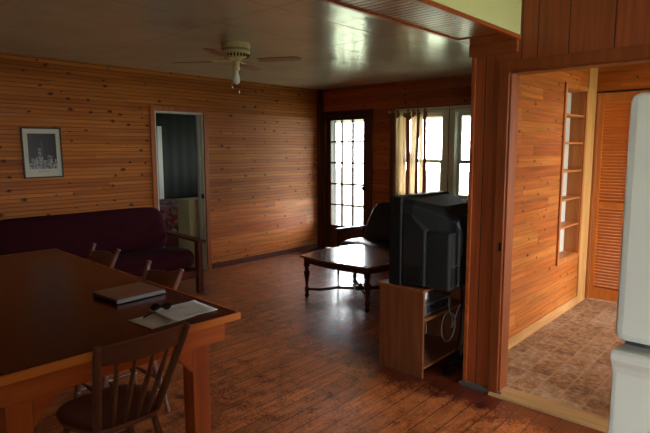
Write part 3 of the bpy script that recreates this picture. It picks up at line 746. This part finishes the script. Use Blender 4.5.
# ------------------------------------------------------------------ windsor style plank chair
def make_chair():
    """seat centre at origin, faces +Y, back on -Y"""
    root = thing('dining_chair', 'x', 'chair')
    cm = M['chair_brown']
    # seat: D shaped slightly dished plank
    out = []
    N = 28
    for i in range(N):
        a = 2*PI*i/N; c, s_ = math.cos(a), math.sin(a)
        p = 2.8 if s_ > 0 else 3.4
        x = .205*math.copysign(abs(c)**(2/p), c)*(1 if s_ > 0 else .90); y = .195*math.copysign(abs(s_)**(2/p), s_)
        out.append((x, y))
    def loop(k, z): return [(x*k, y*k, z) for x, y in out]
    b = MB().ring([loop(.90, .418), loop(.97, .424), loop(1, .436), loop(.99, .446), loop(.94, .450), loop(.7, .443), loop(.3, .438)])
    b.build('seat', cm, root, smooth=True)
    # back posts
    for s_ in (-1, 1):
        base = Vector((s_*.130, -.155, .440)); top = Vector((s_*.186, -.335, .848))
        MB().turned(base, top, [(0, .014), (.05, .017), (.3, .016), (.7, .0175), (.90, .0165), (.955, .013), (.965, .015), (.985, .016), (1, .010)], 12).build('back_post', cm, root, smooth=True)
    # crest rail, bowed backwards
    def cr(u, z, th):
        t = (z-.44)/.425; hw = .130+(.186-.130)*t; y = -.155-.18*t
        return Vector((u*hw, y-.035*(1-u*u)-th, z))
    rings = []
    for i in range(17):
        u = -1+2*i/16
        ztop = .845+.008*(1-u*u)*1.5; zb = .755+.004*abs(u)
        rings.append([cr(u, zb, -.009), cr(u, zb, .007), cr(u, ztop-.006, .007), cr(u, ztop, .0), cr(u, ztop-.004, -.009)])
    MB().ring(rings).build('crest_rail', cm, root, smooth=True)
    # spindles
    for u in (-.62, -.22, .22, .62):
        b0 = Vector((u*.118, -.168-.008*(1-u*u), .44)); t1 = cr(u, .77, 0)
        MB().turned(b0, t1, [(0, .007), (.25, .0105), (.5, .0115), (.8, .009), (1, .007)], 8).build('spindle', cm, root, smooth=True)
    # legs and stretchers
    F = {}
    for sx in (-1, 1):
        for sy in (-1, 1):
            a = Vector((sx*.125, sy*.125, .425)); f = Vector((sx*.19, sy*.205 if sy < 0 else sy*.195, 0)); F[sx, sy] = (a, f)
            MB().turned(f, a, [(0, .011), (.03, .014), (.12, .0135), (.30, .018), (.34, .0215), (.36, .016), (.40, .0215), (.6, .020), (.8, .0155), (1, .013)], 10).build('leg', cm, root, smooth=True)
    sp = lambda k, t: F[k][1].lerp(F[k][0], t)
    pr_ = [(0, .007), (.3, .011), (.5, .0135), (.7, .011), (1, .007)]
    for sx in (-1, 1): MB().turned(sp((sx, -1), .36), sp((sx, 1), .36), pr_, 8).build('stretcher', cm, root, smooth=True)
    MB().turned(sp((-1, -1), .36).lerp(sp((-1, 1), .36), .5), sp((1, -1), .36).lerp(sp((1, 1), .36), .5), pr_, 8).build('stretcher', cm, root, smooth=True)
    MB().turned(sp((-1, 1), .5), sp((1, 1), .5), pr_, 8).build('stretcher', cm, root, smooth=True)
    MB().turned(sp((-1, -1), .5), sp((1, -1), .5), pr_, 8).build('stretcher', cm, root, smooth=True)
    return root
c0 = make_chair()
def put_chair(o, x, y, rz, label):
    o.location = (x, y, 0); o.rotation_euler = (0, 0, rz); o['label'] = label; o['group'] = 'brown spindle chairs around the dining table'
put_chair(c0, 1.0, 2.17, math.radians(-1), 'chipped brown spindle chair nearest the camera, tucked under the table end')
c1 = copy_tree(c0); put_chair(c1, 1.39, 2.90, math.radians(90), 'brown spindle chair at the long side beside the laptop, turned away from the futon')
for ch in c1.children:
    if ch.name.startswith('crest_rail'): ch.location = (0, .022, -.052)
c2 = copy_tree(c1); put_chair(c2, 1.45, 3.80, math.radians(91), 'brown spindle chair at the long side farthest from the camera')
c3 = copy_tree(c0); put_chair(c3, .74, 3.25, math.radians(-90), 'brown spindle chair in the dark beneath the left side of the table')

# ------------------------------------------------------------------ things on the table
def laptop():
    root = thing('laptop', 'closed laptop with brown lid on the red table', 'laptop', (1.385, 2.71, TZ), math.radians(2))
    MB().box(-.143, .143, -.13, .13, .003, .018).build('base', M['laptop_body'], root, bevel=.004)
    MB().box(-.143, .143, -.13, .13, .0185, .027).build('lid', M['laptop_lid'], root, bevel=.004)
    MB().box(-.143, .143, -.1315, -.1300, .006, .022).build('edge_strip', M['vcr_body'], root)
    for x in (-.11, .11): MB().lathe([(.006, 0), (.006, .04)], (x-.02, .1315, .018), 10, (1, 0, 0)).build('hinge', M['chrome'], root)
    for x in (-.12, .12):
        for y in (-.1, .1): MB().lathe([(.008, 0), (.008, .003)], (x, y, 0), 8).build('foot', M['black_plastic'], root)
    # round faded emblem on the lid
    b = MB().lathe([(.016, .027), (.016, .0276)], (0, 0, 0), 20); b.build('lid_emblem', plain('faded emblem', srgb(140, 70, 62), .4), root)
laptop()
def sheet(name, label, cx, cy, rz, w, h, z, curl, seedv):
    N = 10; b = MB(); G = []
    for i in range(N+1):
        row = []
        for j in range(N+1):
            u, v = i/N-.5, j/N-.5
            zz = curl*(max(0, abs(u)*2-.6)**2*1.2+max(0, v*2-.5)**2*.8)*.02+.0006*math.sin(9*u+seedv)*math.cos(7*v)
            row.append(b.bm.verts.new((u*w, v*h, max(.0006, zz+.001))))
        G.append(row)
    for i in range(N):
        for j in range(N): b.bm.faces.new((G[i][j], G[i+1][j], G[i+1][j+1], G[i][j+1]))
    o = b.build(name, M['paper'], smooth=False)
    m = o.modifiers.new('thickness', 'SOLIDIFY'); m.thickness = .0004
    for p in o.data.polygons: p.use_smooth = True
    o.location = (cx, cy, z); o.rotation_euler = (0, 0, rz)
    return tag(o, label, 'paper')
sheet('paper_sheet', 'white printed sheet lying lower, its left end sticking out', 1.285, 2.205, math.radians(4), .24, .19, TZ+.0005, .4, 1)
sheet('paper_sheet', 'white printed sheet on top, under the dark sunglasses', 1.415, 2.225, math.radians(-3), .25, .22, TZ+.004, 1.0, 3)
def sunglasses():
    root = thing('sunglasses', 'dark folded sunglasses lying on the white papers', 'sunglasses', (1.335, 2.30, TZ+.0115), math.radians(-25))
    for s_ in (-1, 1):
        ring = [(s_*.034+.026*math.cos(a), 0, .022+.020*math.sin(a)) for a in [2*PI*k/20 for k in range(21)]]
        f = MB().tube(ring, .003, 6).build('rim', M['frame_plastic'], root, smooth=True)
        MB().lathe([(.025, -.001), (.025, .001)], (s_*.034, 0, .022), 20, (0, 1, 0)).build('lens', M['lens_dark'], root)
        MB().tube([(s_*.062, 0, .026), (s_*.060, -.008, .026), (s_*.0, -.014-.006*s_, .022), (s_*-.045, -.016-.006*s_, .010)], .0028, 6).build('temple', M['frame_plastic'], root, smooth=True)
    root.scale = (.8, .8, .8)
    MB().tube([(-.010, 0, .028), (0, .002, .031), (.010, 0, .028)], .0028, 6).build('bridge', M['frame_plastic'], root, smooth=True)
sunglasses()
def keys():
    root = thing('pen', 'dark pen lying flat across the upper sheet', 'pen', (1.26, 2.275, TZ+.0125), math.radians(28))
    MB().lathe([(.001, 0), (.0042, .012), (.0045, .10), (.0038, .118), (.002, .12)], (-.06, 0, 0), 10, (1, 0, 0)).build('barrel', M['frame_plastic'], root, smooth=True)
    MB().box(.018, .055, -.001, .001, .004, .0062).build('clip', M['chrome'], root)
keys()

# ------------------------------------------------------------------ futon
def futon():
    root = thing('futon_sofa', 'burgundy futon sofa with reddish wooden arms against the pine wall', 'sofa', (2.33, 5.25, 0))
    hw = 1.0
    for s_ in (-1, 1):
        x = s_*(hw-.03)
        b = MB().box(x-.03, x+.03, -.43, -.36, 0, .555).box(x-.03, x+.03, .34, .41, 0, .60).box(x-.028, x+.028, -.36, .34, .20, .26)
        a = b.build('arm_frame', M['futon_wood'], root, bevel=.005)
        MB().hexa([(x-.05, -.47, .555), (x+.05, -.47, .555), (x+.05, .43, .600), (x-.05, .43, .600), (x-.05, -.47, .582), (x+.05, -.47, .582), (x+.05, .43, .627), (x-.05, .43, .627)]).build('arm_rest', M['futon_wood'], root, bevel=.008)
    MB().box(-hw+.06, hw-.06, -.40, -.36, .17, .25).box(-hw+.06, hw-.06, .30, .34, .17, .25).build('rail', M['futon_wood'], root, bevel=.004)
    def pad(P, name):
        b = MB(); b.ring(P); o = b.build(name, M['burgundy'], root, smooth=True); return o
    def cushion(x0, x1, sec, name):
        """sec: closed 2D section (y,z); rounded ends along x"""
        cy_ = sum(p[0] for p in sec)/len(sec); cz_ = sum(p[1] for p in sec)/len(sec)
        rings = []
        for t, k in ((0, .55), (.012, .80), (.035, .95), (.08, 1), (.25, 1.02), (.5, .995), (.75, 1.02), (.92, 1), (.965, .95), (.988, .80), (1, .55)):
            x = x0+(x1-x0)*t
            rings.append([(x, cy_+(y-cy_)*k, cz_+(z-cz_)*k) for y, z in sec])
        o = MB().ring(rings).build(name, M['burgundy'], root, smooth=True, sub=1)
        return o
    cushion(-hw+.065, hw-.065, [(-.44, .30), (-.47, .38), (-.44, .47), (-.30, .505), (0, .47), (.20, .45), (.22, .34), (.0, .29), (-.3, .275)], 'seat_mattress')
    cushion(-hw+.065, hw-.065, [(.10, .44), (.09, .54), (.16, .74), (.22, .86), (.28, .915), (.36, .90), (.40, .82), (.36, .66), (.28, .48), (.20, .42)], 'back_mattress')
futon()

# ------------------------------------------------------------------ bedroom contents
def bed():
    root = thing('bed', 'bed under a red floral spread seen through the bedroom doorway', 'bed', (4.9, 7.45, 0))
    MB().box(-1.05, 1.05, -.68, .68, .12, .40).build('bed_base', M['futon_wood'], root, bevel=.02)
    MB().box(-1.08, 1.08, -.72, .72, .36, .72).build('bedspread', M['floral'], root, bevel=.06)
    for x in (-.95, .95):
        for y in (-.6, .6): MB().box(x-.03, x+.03, y-.03, y+.03, 0, .13).build('leg', M['futon_wood'], root)
bed()
def cabinet():
    root = thing('cream_cabinet', 'small cream cabinet just inside the bedroom doorway', 'cabinet', (4.13, 6.10, 0))
    MB().box(-.20, .20, -.14, .14, .05, .88).build('body', M['cream'], root, bevel=.004)
    MB().box(-.21, .21, -.15, .15, .88, .90).build('top', M['cream'], root, bevel=.004)
    d = MB().box(-.185, .185, -.156, -.141, .09, .60).build('door', M['cream'], root, bevel=.003)
    MB().lathe([(.006, 0), (.012, .014), (.002, .02)], (.15, -.156, .42), 10, (0, -1, 0)).build('knob', M['iron'], d)
    dd = MB().box(-.185, .185, -.156, -.141, .63, .85).build('drawer', M['cream'], root, bevel=.003)
    MB().lathe([(.006, 0), (.012, .014), (.002, .02)], (0, -.156, .74), 10, (0, -1, 0)).build('knob', M['iron'], dd)
    MB().box(-.18, .18, -.12, .12, 0, .05).build('plinth', M['cream'], root)
cabinet()
def bed_curtain():
    b = MB(); N = 90; G = []
    for z in (.42, 2.25):
        G.append([b.bm.verts.new((4.85+1.4*i/N, 8.34+.005*math.sin(i*.5), z)) for i in range(N+1)])
    for i in range(N): b.bm.faces.new((G[0][i], G[0][i+1], G[1][i+1], G[1][i]))
    o = b.build('dark_curtain', M['bed_curtain'], smooth=True)
    m = o.modifiers.new('thickness', 'SOLIDIFY'); m.thickness = .004
    tag(o, 'dark grey green curtain on the far bedroom wall', 'curtain')
bed_curtain()
tag(MB().box(4.86, 4.95, 8.26, 8.32, 0, 1.95).build('gap_light_strip', M['offwhite'], bevel=.004), 'narrow white strip standing in for light at the bedroom curtain gap', 'board')  # white strip coloured to stand in for daylight through a curtain gap

# ------------------------------------------------------------------ coffee table
def coffee_table():
    root = thing('coffee_table', 'dark square wooden coffee table with turned legs', 'table', (4.33, 3.43, 0))
    def outline(h, bow):
        pts = []
        for k, (sx, sy, ex, ey) in enumerate(((-1, -1, 1, -1), (1, -1, 1, 1), (1, 1, -1, 1), (-1, 1, -1, -1))):
            nx, ny = ((0, -1), (1, 0), (0, 1), (-1, 0))[k]
            for i in range(10):
                t = i/10; c = bow*(math.sin(PI*t)**1.0)
                pts.append((h*(sx+(ex-sx)*t)+nx*c, h*(sy+(ey-sy)*t)+ny*c))
        return pts
    O = lambda h, bow, z: [(x, y, z) for x, y in outline(h, bow)]
    MB().ring([O(.425, .052, .425), O(.445, .056, .430), O(.45, .057, .440), O(.445, .056, .450), O(.43, .054, .452)]).build('tabletop', M['coffee_top'], root)
    MB().ring([O(.413, .048, .372), O(.42, .048, .38), O(.42, .048, .4245)]).build('apron', M['coffee_wood'], root)
    for sx in (-1, 1):
        for sy in (-1, 1):
            x, y = sx*.40, sy*.40
            g = MB().lathe([(.012, 0), (.022, .01), (.026, .03), (.016, .045), (.020, .06), (.024, .075), (.024, .10), (.016, .115), (.014, .13), (.020, .19), (.031, .25), (.034, .275), (.020, .295), (.026, .305), (.026, .312), (.018, .32), (.032, .335), (.032, .372)], (x, y, 0), 14)
            g.build('leg', M['coffee_wood'], root, smooth=True)
            MB().tube([(x, y, .088), (x*.72, y*.78, .075), (x*.4, y*.45, .095), (x*.12, y*.12, .088)], [.013, .015, .015, .013], 8).build('stretcher', M['coffee_wood'], root, smooth=True)
    MB().lathe([(.02, .07), (.055, .075), (.055, .10), (.03, .107), (.02, .115), (.024, .13), (.002, .145)], (0, 0, 0), 16).build('hub', M['coffee_wood'], root, smooth=True)
coffee_table()

# ------------------------------------------------------------------ black armchair
def armchair():
    root = thing('leather_armchair', 'low black leather armchair with slim arms behind the coffee table', 'armchair', (5.25, 3.83, 0), math.radians(90))
    # local: faces +Y  (rotated so it faces -X)
    def pad(pts_fn, name, mat):
        o = MB().ring(pts_fn).build(name, mat, root, smooth=True, sub=1); return o
    def slab(x0, x1, sec):
        cy_ = sum(p[0] for p in sec)/len(sec); cz_ = sum(p[1] for p in sec)/len(sec); R_ = []
        for t, k in ((0, .6), (.02, .85), (.06, .98), (.2, 1), (.5, 1.03), (.8, 1), (.94, .98), (.98, .85), (1, .6)):
            R_.append([(x0+(x1-x0)*t, cy_+(y-cy_)*k, cz_+(z-cz_)*k) for y, z in sec])
        return R_
    pad(slab(-.42, .42, [(.36, .28), (.39, .36), (.36, .43), (.1, .445), (-.2, .42), (-.27, .37), (-.25, .27), (0, .25)]), 'seat_cushion', M['black_leather'])
    # back with rounded shoulders
    R_ = []
    for z, hw, y, th in ((.34, .40, -.20, .07), (.42, .405, -.215, .075), (.55, .405, -.25, .08), (.68, .37, -.295, .08), (.78, .34, -.325, .072), (.85, .30, -.34, .055), (.88, .24, -.35, .035)):
        L = []
        for k in range(16):
            a = 2*PI*k/16; c, s_ = math.cos(a), math.sin(a)
            L.append((hw*math.copysign(abs(c)**.5, c), y+th*math.copysign(abs(s_)**.7, s_)+.05*(math.cos(a)**2), z))
        R_.append(L)
    pad(R_, 'backrest', M['black_leather'])
    for s_ in (-1, 1):
        x = s_*.445
        b = MB().hexa([(x-.03, -.24, .53), (x+.03, -.24, .53), (x+.03, .34, .55), (x-.03, .34, .55), (x-.03, -.24, .56), (x+.03, -.24, .56), (x+.03, .34, .58), (x-.03, .34, .58)])
        b.build('arm_rest', M['black_leather'], root, bevel=.01)
        MB().tube([(x, .30, .56), (x, .30, .0)], .013, 8).build('leg', M['iron'], root, smooth=True)
        MB().tube([(x, -.20, .54), (x, -.30, .0)], .013, 8).build('leg', M['iron'], root, smooth=True)
    MB().box(-.445, .445, -.22, .30, .225, .255).build('frame', M['iron'], root, bevel=.004)
armchair()

# ------------------------------------------------------------------ TV stand, TV, VCR, cables
SX0, SX1, SY0, SY1, SZ = 3.0, 3.66, 1.84, 2.20, .615
def tv_stand():
    root = thing('tv_stand', 'oak laminate stand with open back holding the television', 'tv stand', (SX0, SY0, 0))
    w, d, t = SX1-SX0, SY1-SY0, .018
    MB().box(0, t, 0, d, 0, SZ-t).build('side_panel', M['oak_lam'], root, bevel=.001)
    MB().box(w-t, w, 0, d, 0, SZ-t).build('side_panel', M['oak_lam'], root, bevel=.001)
    MB().box(-.004, w+.004, -.002, d+.012, SZ-t, SZ).build('top', M['oak_lam_h'], root, bevel=.002)
    MB().box(t, w-t, .01, d-.005, .385, .385+t).build('shelf', M['oak_lam_h'], root, bevel=.001)
    MB().box(t, w-t, .01, d-.005, .05, .05+t).build('bottom_panel', M['oak_lam_h'], root, bevel=.001)
    MB().box(t, w-t, d-.03, d-.015, 0, .05).build('kick_board', M['oak_lam_h'], root)
    for s_ in (0, 1):
        MB().box(t+.002+s_*(w/2-t), w/2-.001+s_*(w/2-t), d+.0005, d+.012, .06, .38).build('door', M['oak_lam'], root)
tv_stand()
def tv():
    root = thing('television', 'big black tube television with its back towards the camera side', 'television', (3.0, -.05, SZ))
    W = .64; yF = 2.175; H = .615
    # front bezel frame
    b = MB().box(-.005, W+.005, 2.075, yF, 0.0, H)
    bz = b.build('front_cabinet', M['black_plastic'], root, bevel=.012)
    MB().box(.05, W-.05, yF-.004, yF+.006, .10, H-.06).build('screen', M['lens_dark'], root, bevel=.01)
    # back shell: tapering
    def rr(x0, x1, z0, z1, y, c=.03):
        return [(x0+c, y, z0), (x1-c, y, z0), (x1, y, z0+c), (x1, y, z1-c), (x1-c, y, z1), (x0+c, y, z1), (x0, y, z1-c), (x0, y, z0+c)]
    MB().ring([rr(.012, W-.012, .012, H-.012, 2.08), rr(.02, W-.02, .014, H-.022, 2.00), rr(.09, W-.09, .10, H-.06, 1.84, .05), rr(.14, W-.14, .16, H-.12, 1.74, .05), rr(.22, W-.22, .22, H-.24, 1.70, .03)]).build('back_shell', M['black_plastic'], root, bevel=.006)
    # lower side boxes (speaker and chassis housings)
    o = MB().prism([(2.07, .02), (2.07, .50), (2.00, .50), (1.895, .40), (1.895, .02)], lambda u, v, d: Vector((d, u, v)), .006, .10).build('side_housing', M['grey_plastic'], root, bevel=.008)
    o['label'] = 'charcoal side housing with slanted top'
    MB().box(.03, W-.03, 1.725, 1.90, .012, .395).build('chassis_housing', M['grey_plastic'], root, bevel=.012)
    b = MB()
    for i in range(9): b.box(.004, .008, 1.915+i*.016, 1.922+i*.016, .04, .16)
    b.build('vent_grille', M['black_plastic'], o)
    b = MB()
    for i in range(18): b.box(.07+i*.028, .082+i*.028, 1.722, 1.727, .04, .16)
    b.build('vent_grille', M['black_plastic'], root)
    for x in (.26, .30, .34): MB().lathe([(.008, 0), (.008, .012)], (x, 1.725, .25), 10, (0, -1, 0)).build('socket', M['chrome'], root)
tv()
def vcr():
    root = thing('video_recorder', 'grey video recorder on the stand shelf below the television', 'video recorder', (3.26, 2.0, .403))
    MB().box(-.19, .19, -.12, .14, .006, .085).build('case', M['vcr_body'], root, bevel=.003)
    MB().box(-.15, .17, -.1225, -.1195, .02, .075).build('back_plate', M['grey_plastic'], root)
    for x in (-.12, -.09, .05, .10): MB().lathe([(.009, 0), (.009, .014), (.004, .016)], (x, -.1225, .045), 10, (0, -1, 0)).build('socket', M['chrome'], root)
    for x in (-.15, .15):
        for y in (-.09, .11): MB().lathe([(.012, 0), (.012, .007)], (x, y, 0), 8).build('foot', M['black_plastic'], root)
vcr()
def spline(pts, n=8):
    P_ = [Vector(p) for p in pts]; out = []
    for i in range(len(P_)-1):
        p0, p1, p2, p3 = P_[max(i-1, 0)], P_[i], P_[i+1], P_[min(i+2, len(P_)-1)]
        for k in range(n):
            t = k/n
            out.append(.5*((2*p1)+(-p0+p2)*t+(2*p0-5*p1+4*p2-p3)*t*t+(-p0+3*p1-3*p2+p3)*t**3))
    out.append(P_[-1]); return out
loop = [(3.32, 1.83, .50)]+[(3.29+.085*math.cos(a), 1.800+.002*k, .30+.105*math.sin(a)) for k, a in enumerate([PI/2-2*PI*j/10 for j in range(14)])]+[(3.42, 1.80, .42), (3.46, 1.795, .40), (3.47, 1.79, .20), (3.46, 1.80, .03), (3.40, 1.82, .006), (3.33, 1.82, .006)]
o = MB().tube(spline(loop, 5), .0045, 6).build('coiled_cable', M['cable_grey'], smooth=True)
tag(o, 'pale grey cable coiled in a loop behind the television stand', 'cable')
cabs = (([(3.26, 1.700, .62), (3.25, 1.690, .40), (3.20, 1.70, .15), (3.15, 1.74, .008), (3.22, 1.79, .008), (3.31, 1.75, .03), (3.24, 1.70, .05), (3.16, 1.72, .02), (3.21, 1.80, .007)], 'black power cord falling behind the stand, its end nearest the stand side'),
        ([(3.38, 1.70, .62), (3.39, 1.69, .30), (3.36, 1.70, .05), (3.34, 1.75, .008), (3.42, 1.78, .05), (3.48, 1.72, .03), (3.40, 1.69, .008), (3.33, 1.72, .008), (3.36, 1.80, .05), (3.45, 1.77, .008)], 'black power cord falling to the floor close to the partition post'))
for pts, lab in cabs:
    o = MB().tube(spline(pts, 7), .0055, 6).build('power_cord', M['cable_black'], smooth=True); tag(o, lab, 'cable')

# ------------------------------------------------------------------ fridge
def fridge():
    FX, FY1, FY0 = 1.30, .300, -.46
    root = thing('refrigerator', 'tall white refrigerator with freezer on top at the right edge', 'refrigerator', (FX, (FY0+FY1)/2, 0))
    h = (FY1-FY0)/2
    MB().box(.075, .74, -h+.005, h-.005, .03, 1.66).build('cabinet_body', M['fridge_white'], root, bevel=.012)
    MB().box(.060, .078, -h+.012, h-.012, .09, 1.65).build('gasket', M['fridge_edge'], root)
    up = MB().box(0, .062, -h, h, 1.118, 1.668).build('freezer_door', M['fridge_white'], root, bevel=.018)
    lo = MB().box(0, .062, -h, h, .09, 1.100).build('main_door', M['fridge_white'], root, bevel=.012)
    # moulded lip handle along the top of the main door
    MB().ring([[(.004, y, 1.035), (-.006, y, 1.062), (-.020, y, 1.080), (-.022, y, 1.096), (-.012, y, 1.1015), (.006, y, 1.1015)] for y in (-h+.006, h-.001)]).build('lip_handle', M['fridge_white'], lo, bevel=.004)
    MB().box(.03, .70, -h+.02, h-.02, 0, .09).build('kick_plate', M['fridge_edge'], root)
fridge()

# ------------------------------------------------------------------ outdoors
struct(MB().box(-30, 40, -30, 40, -.5, -.30).build('ground', M['grass']), 'green lawn outside the windows', 'ground')
struct(MB().box(XB+.12, XB+2.3, .5, 8.2, 2.085, 2.14).build('trim_10', M['porch']), 'low porch roof outside the back windows', 'trim')

# ------------------------------------------------------------------ light
w = bpy.data.worlds.new('World'); S.world = w; w.use_nodes = True
bg = w.node_tree.nodes['Background']; bg.inputs[0].default_value = (.92, .965, 1.0, 1); bg.inputs[1].default_value = 23.0
def portal(name, loc, rot, sx, sy):
    d = bpy.data.lights.new(name, 'AREA'); d.shape = 'RECTANGLE'; d.size = sx; d.size_y = sy
    d.cycles.is_portal = True
    o = bpy.data.objects.new(name, d); COL.objects.link(o); o.location = loc; o.rotation_euler = rot
H2 = PI/2
portal('portal_back_door', (XB+.13, 5.19, 1.18), (0, H2, 0), 1.64, .66)
portal('portal_back_window', (XB+.13, 3.54, 1.47), (0, H2, 0), 1.12, 1.4)
portal('portal_front', (XF-.13, -.885, 1.3), (0, -H2, 0), 2.0, .73)
portal('portal_right', (2.575, YR-.13, 1.525), (H2, 0, 0), .85, 1.45)
portal('portal_side', (5.125, -1.02, 1.25), (H2, 0, 0), .85, 1.7)
portal('portal_bed', (6.72, 7.1, 1.5), (0, H2, 0), .6, .6)

# ------------------------------------------------------------------ camera
cam = bpy.data.cameras.new('camera'); co = bpy.data.objects.new('camera', cam); COL.objects.link(co)
az, pi_, ro = math.radians(42.25), math.radians(-7.18), math.radians(-.18)
f = Vector((math.cos(pi_)*math.cos(az), math.cos(pi_)*math.sin(az), math.sin(pi_)))
r = Vector((math.sin(az), -math.cos(az), 0)); u = r.cross(f)
r2 = r*math.cos(ro)+u*math.sin(ro); u2 = u*math.cos(ro)-r*math.sin(ro)
mt = Matrix((r2, u2, -f)).transposed().to_4x4(); mt.translation = (0, 0, 1.55)
co.matrix_world = mt
cam.sensor_width = 36; cam.lens = 533/650*36; cam.clip_start = .02; cam.clip_end = 200
S.camera = co
S.view_settings.view_transform = 'Standard'; S.view_settings.look = 'None'
S.view_settings.gamma = 1; S.view_settings.exposure = 0.15; S.view_settings.use_curve_mapping = False
S.cycles.max_bounces = 10; S.cycles.diffuse_bounces = 3; S.cycles.glossy_bounces = 4; S.cycles.transparent_max_bounces = 12
S.cycles.sample_clamp_indirect = 6
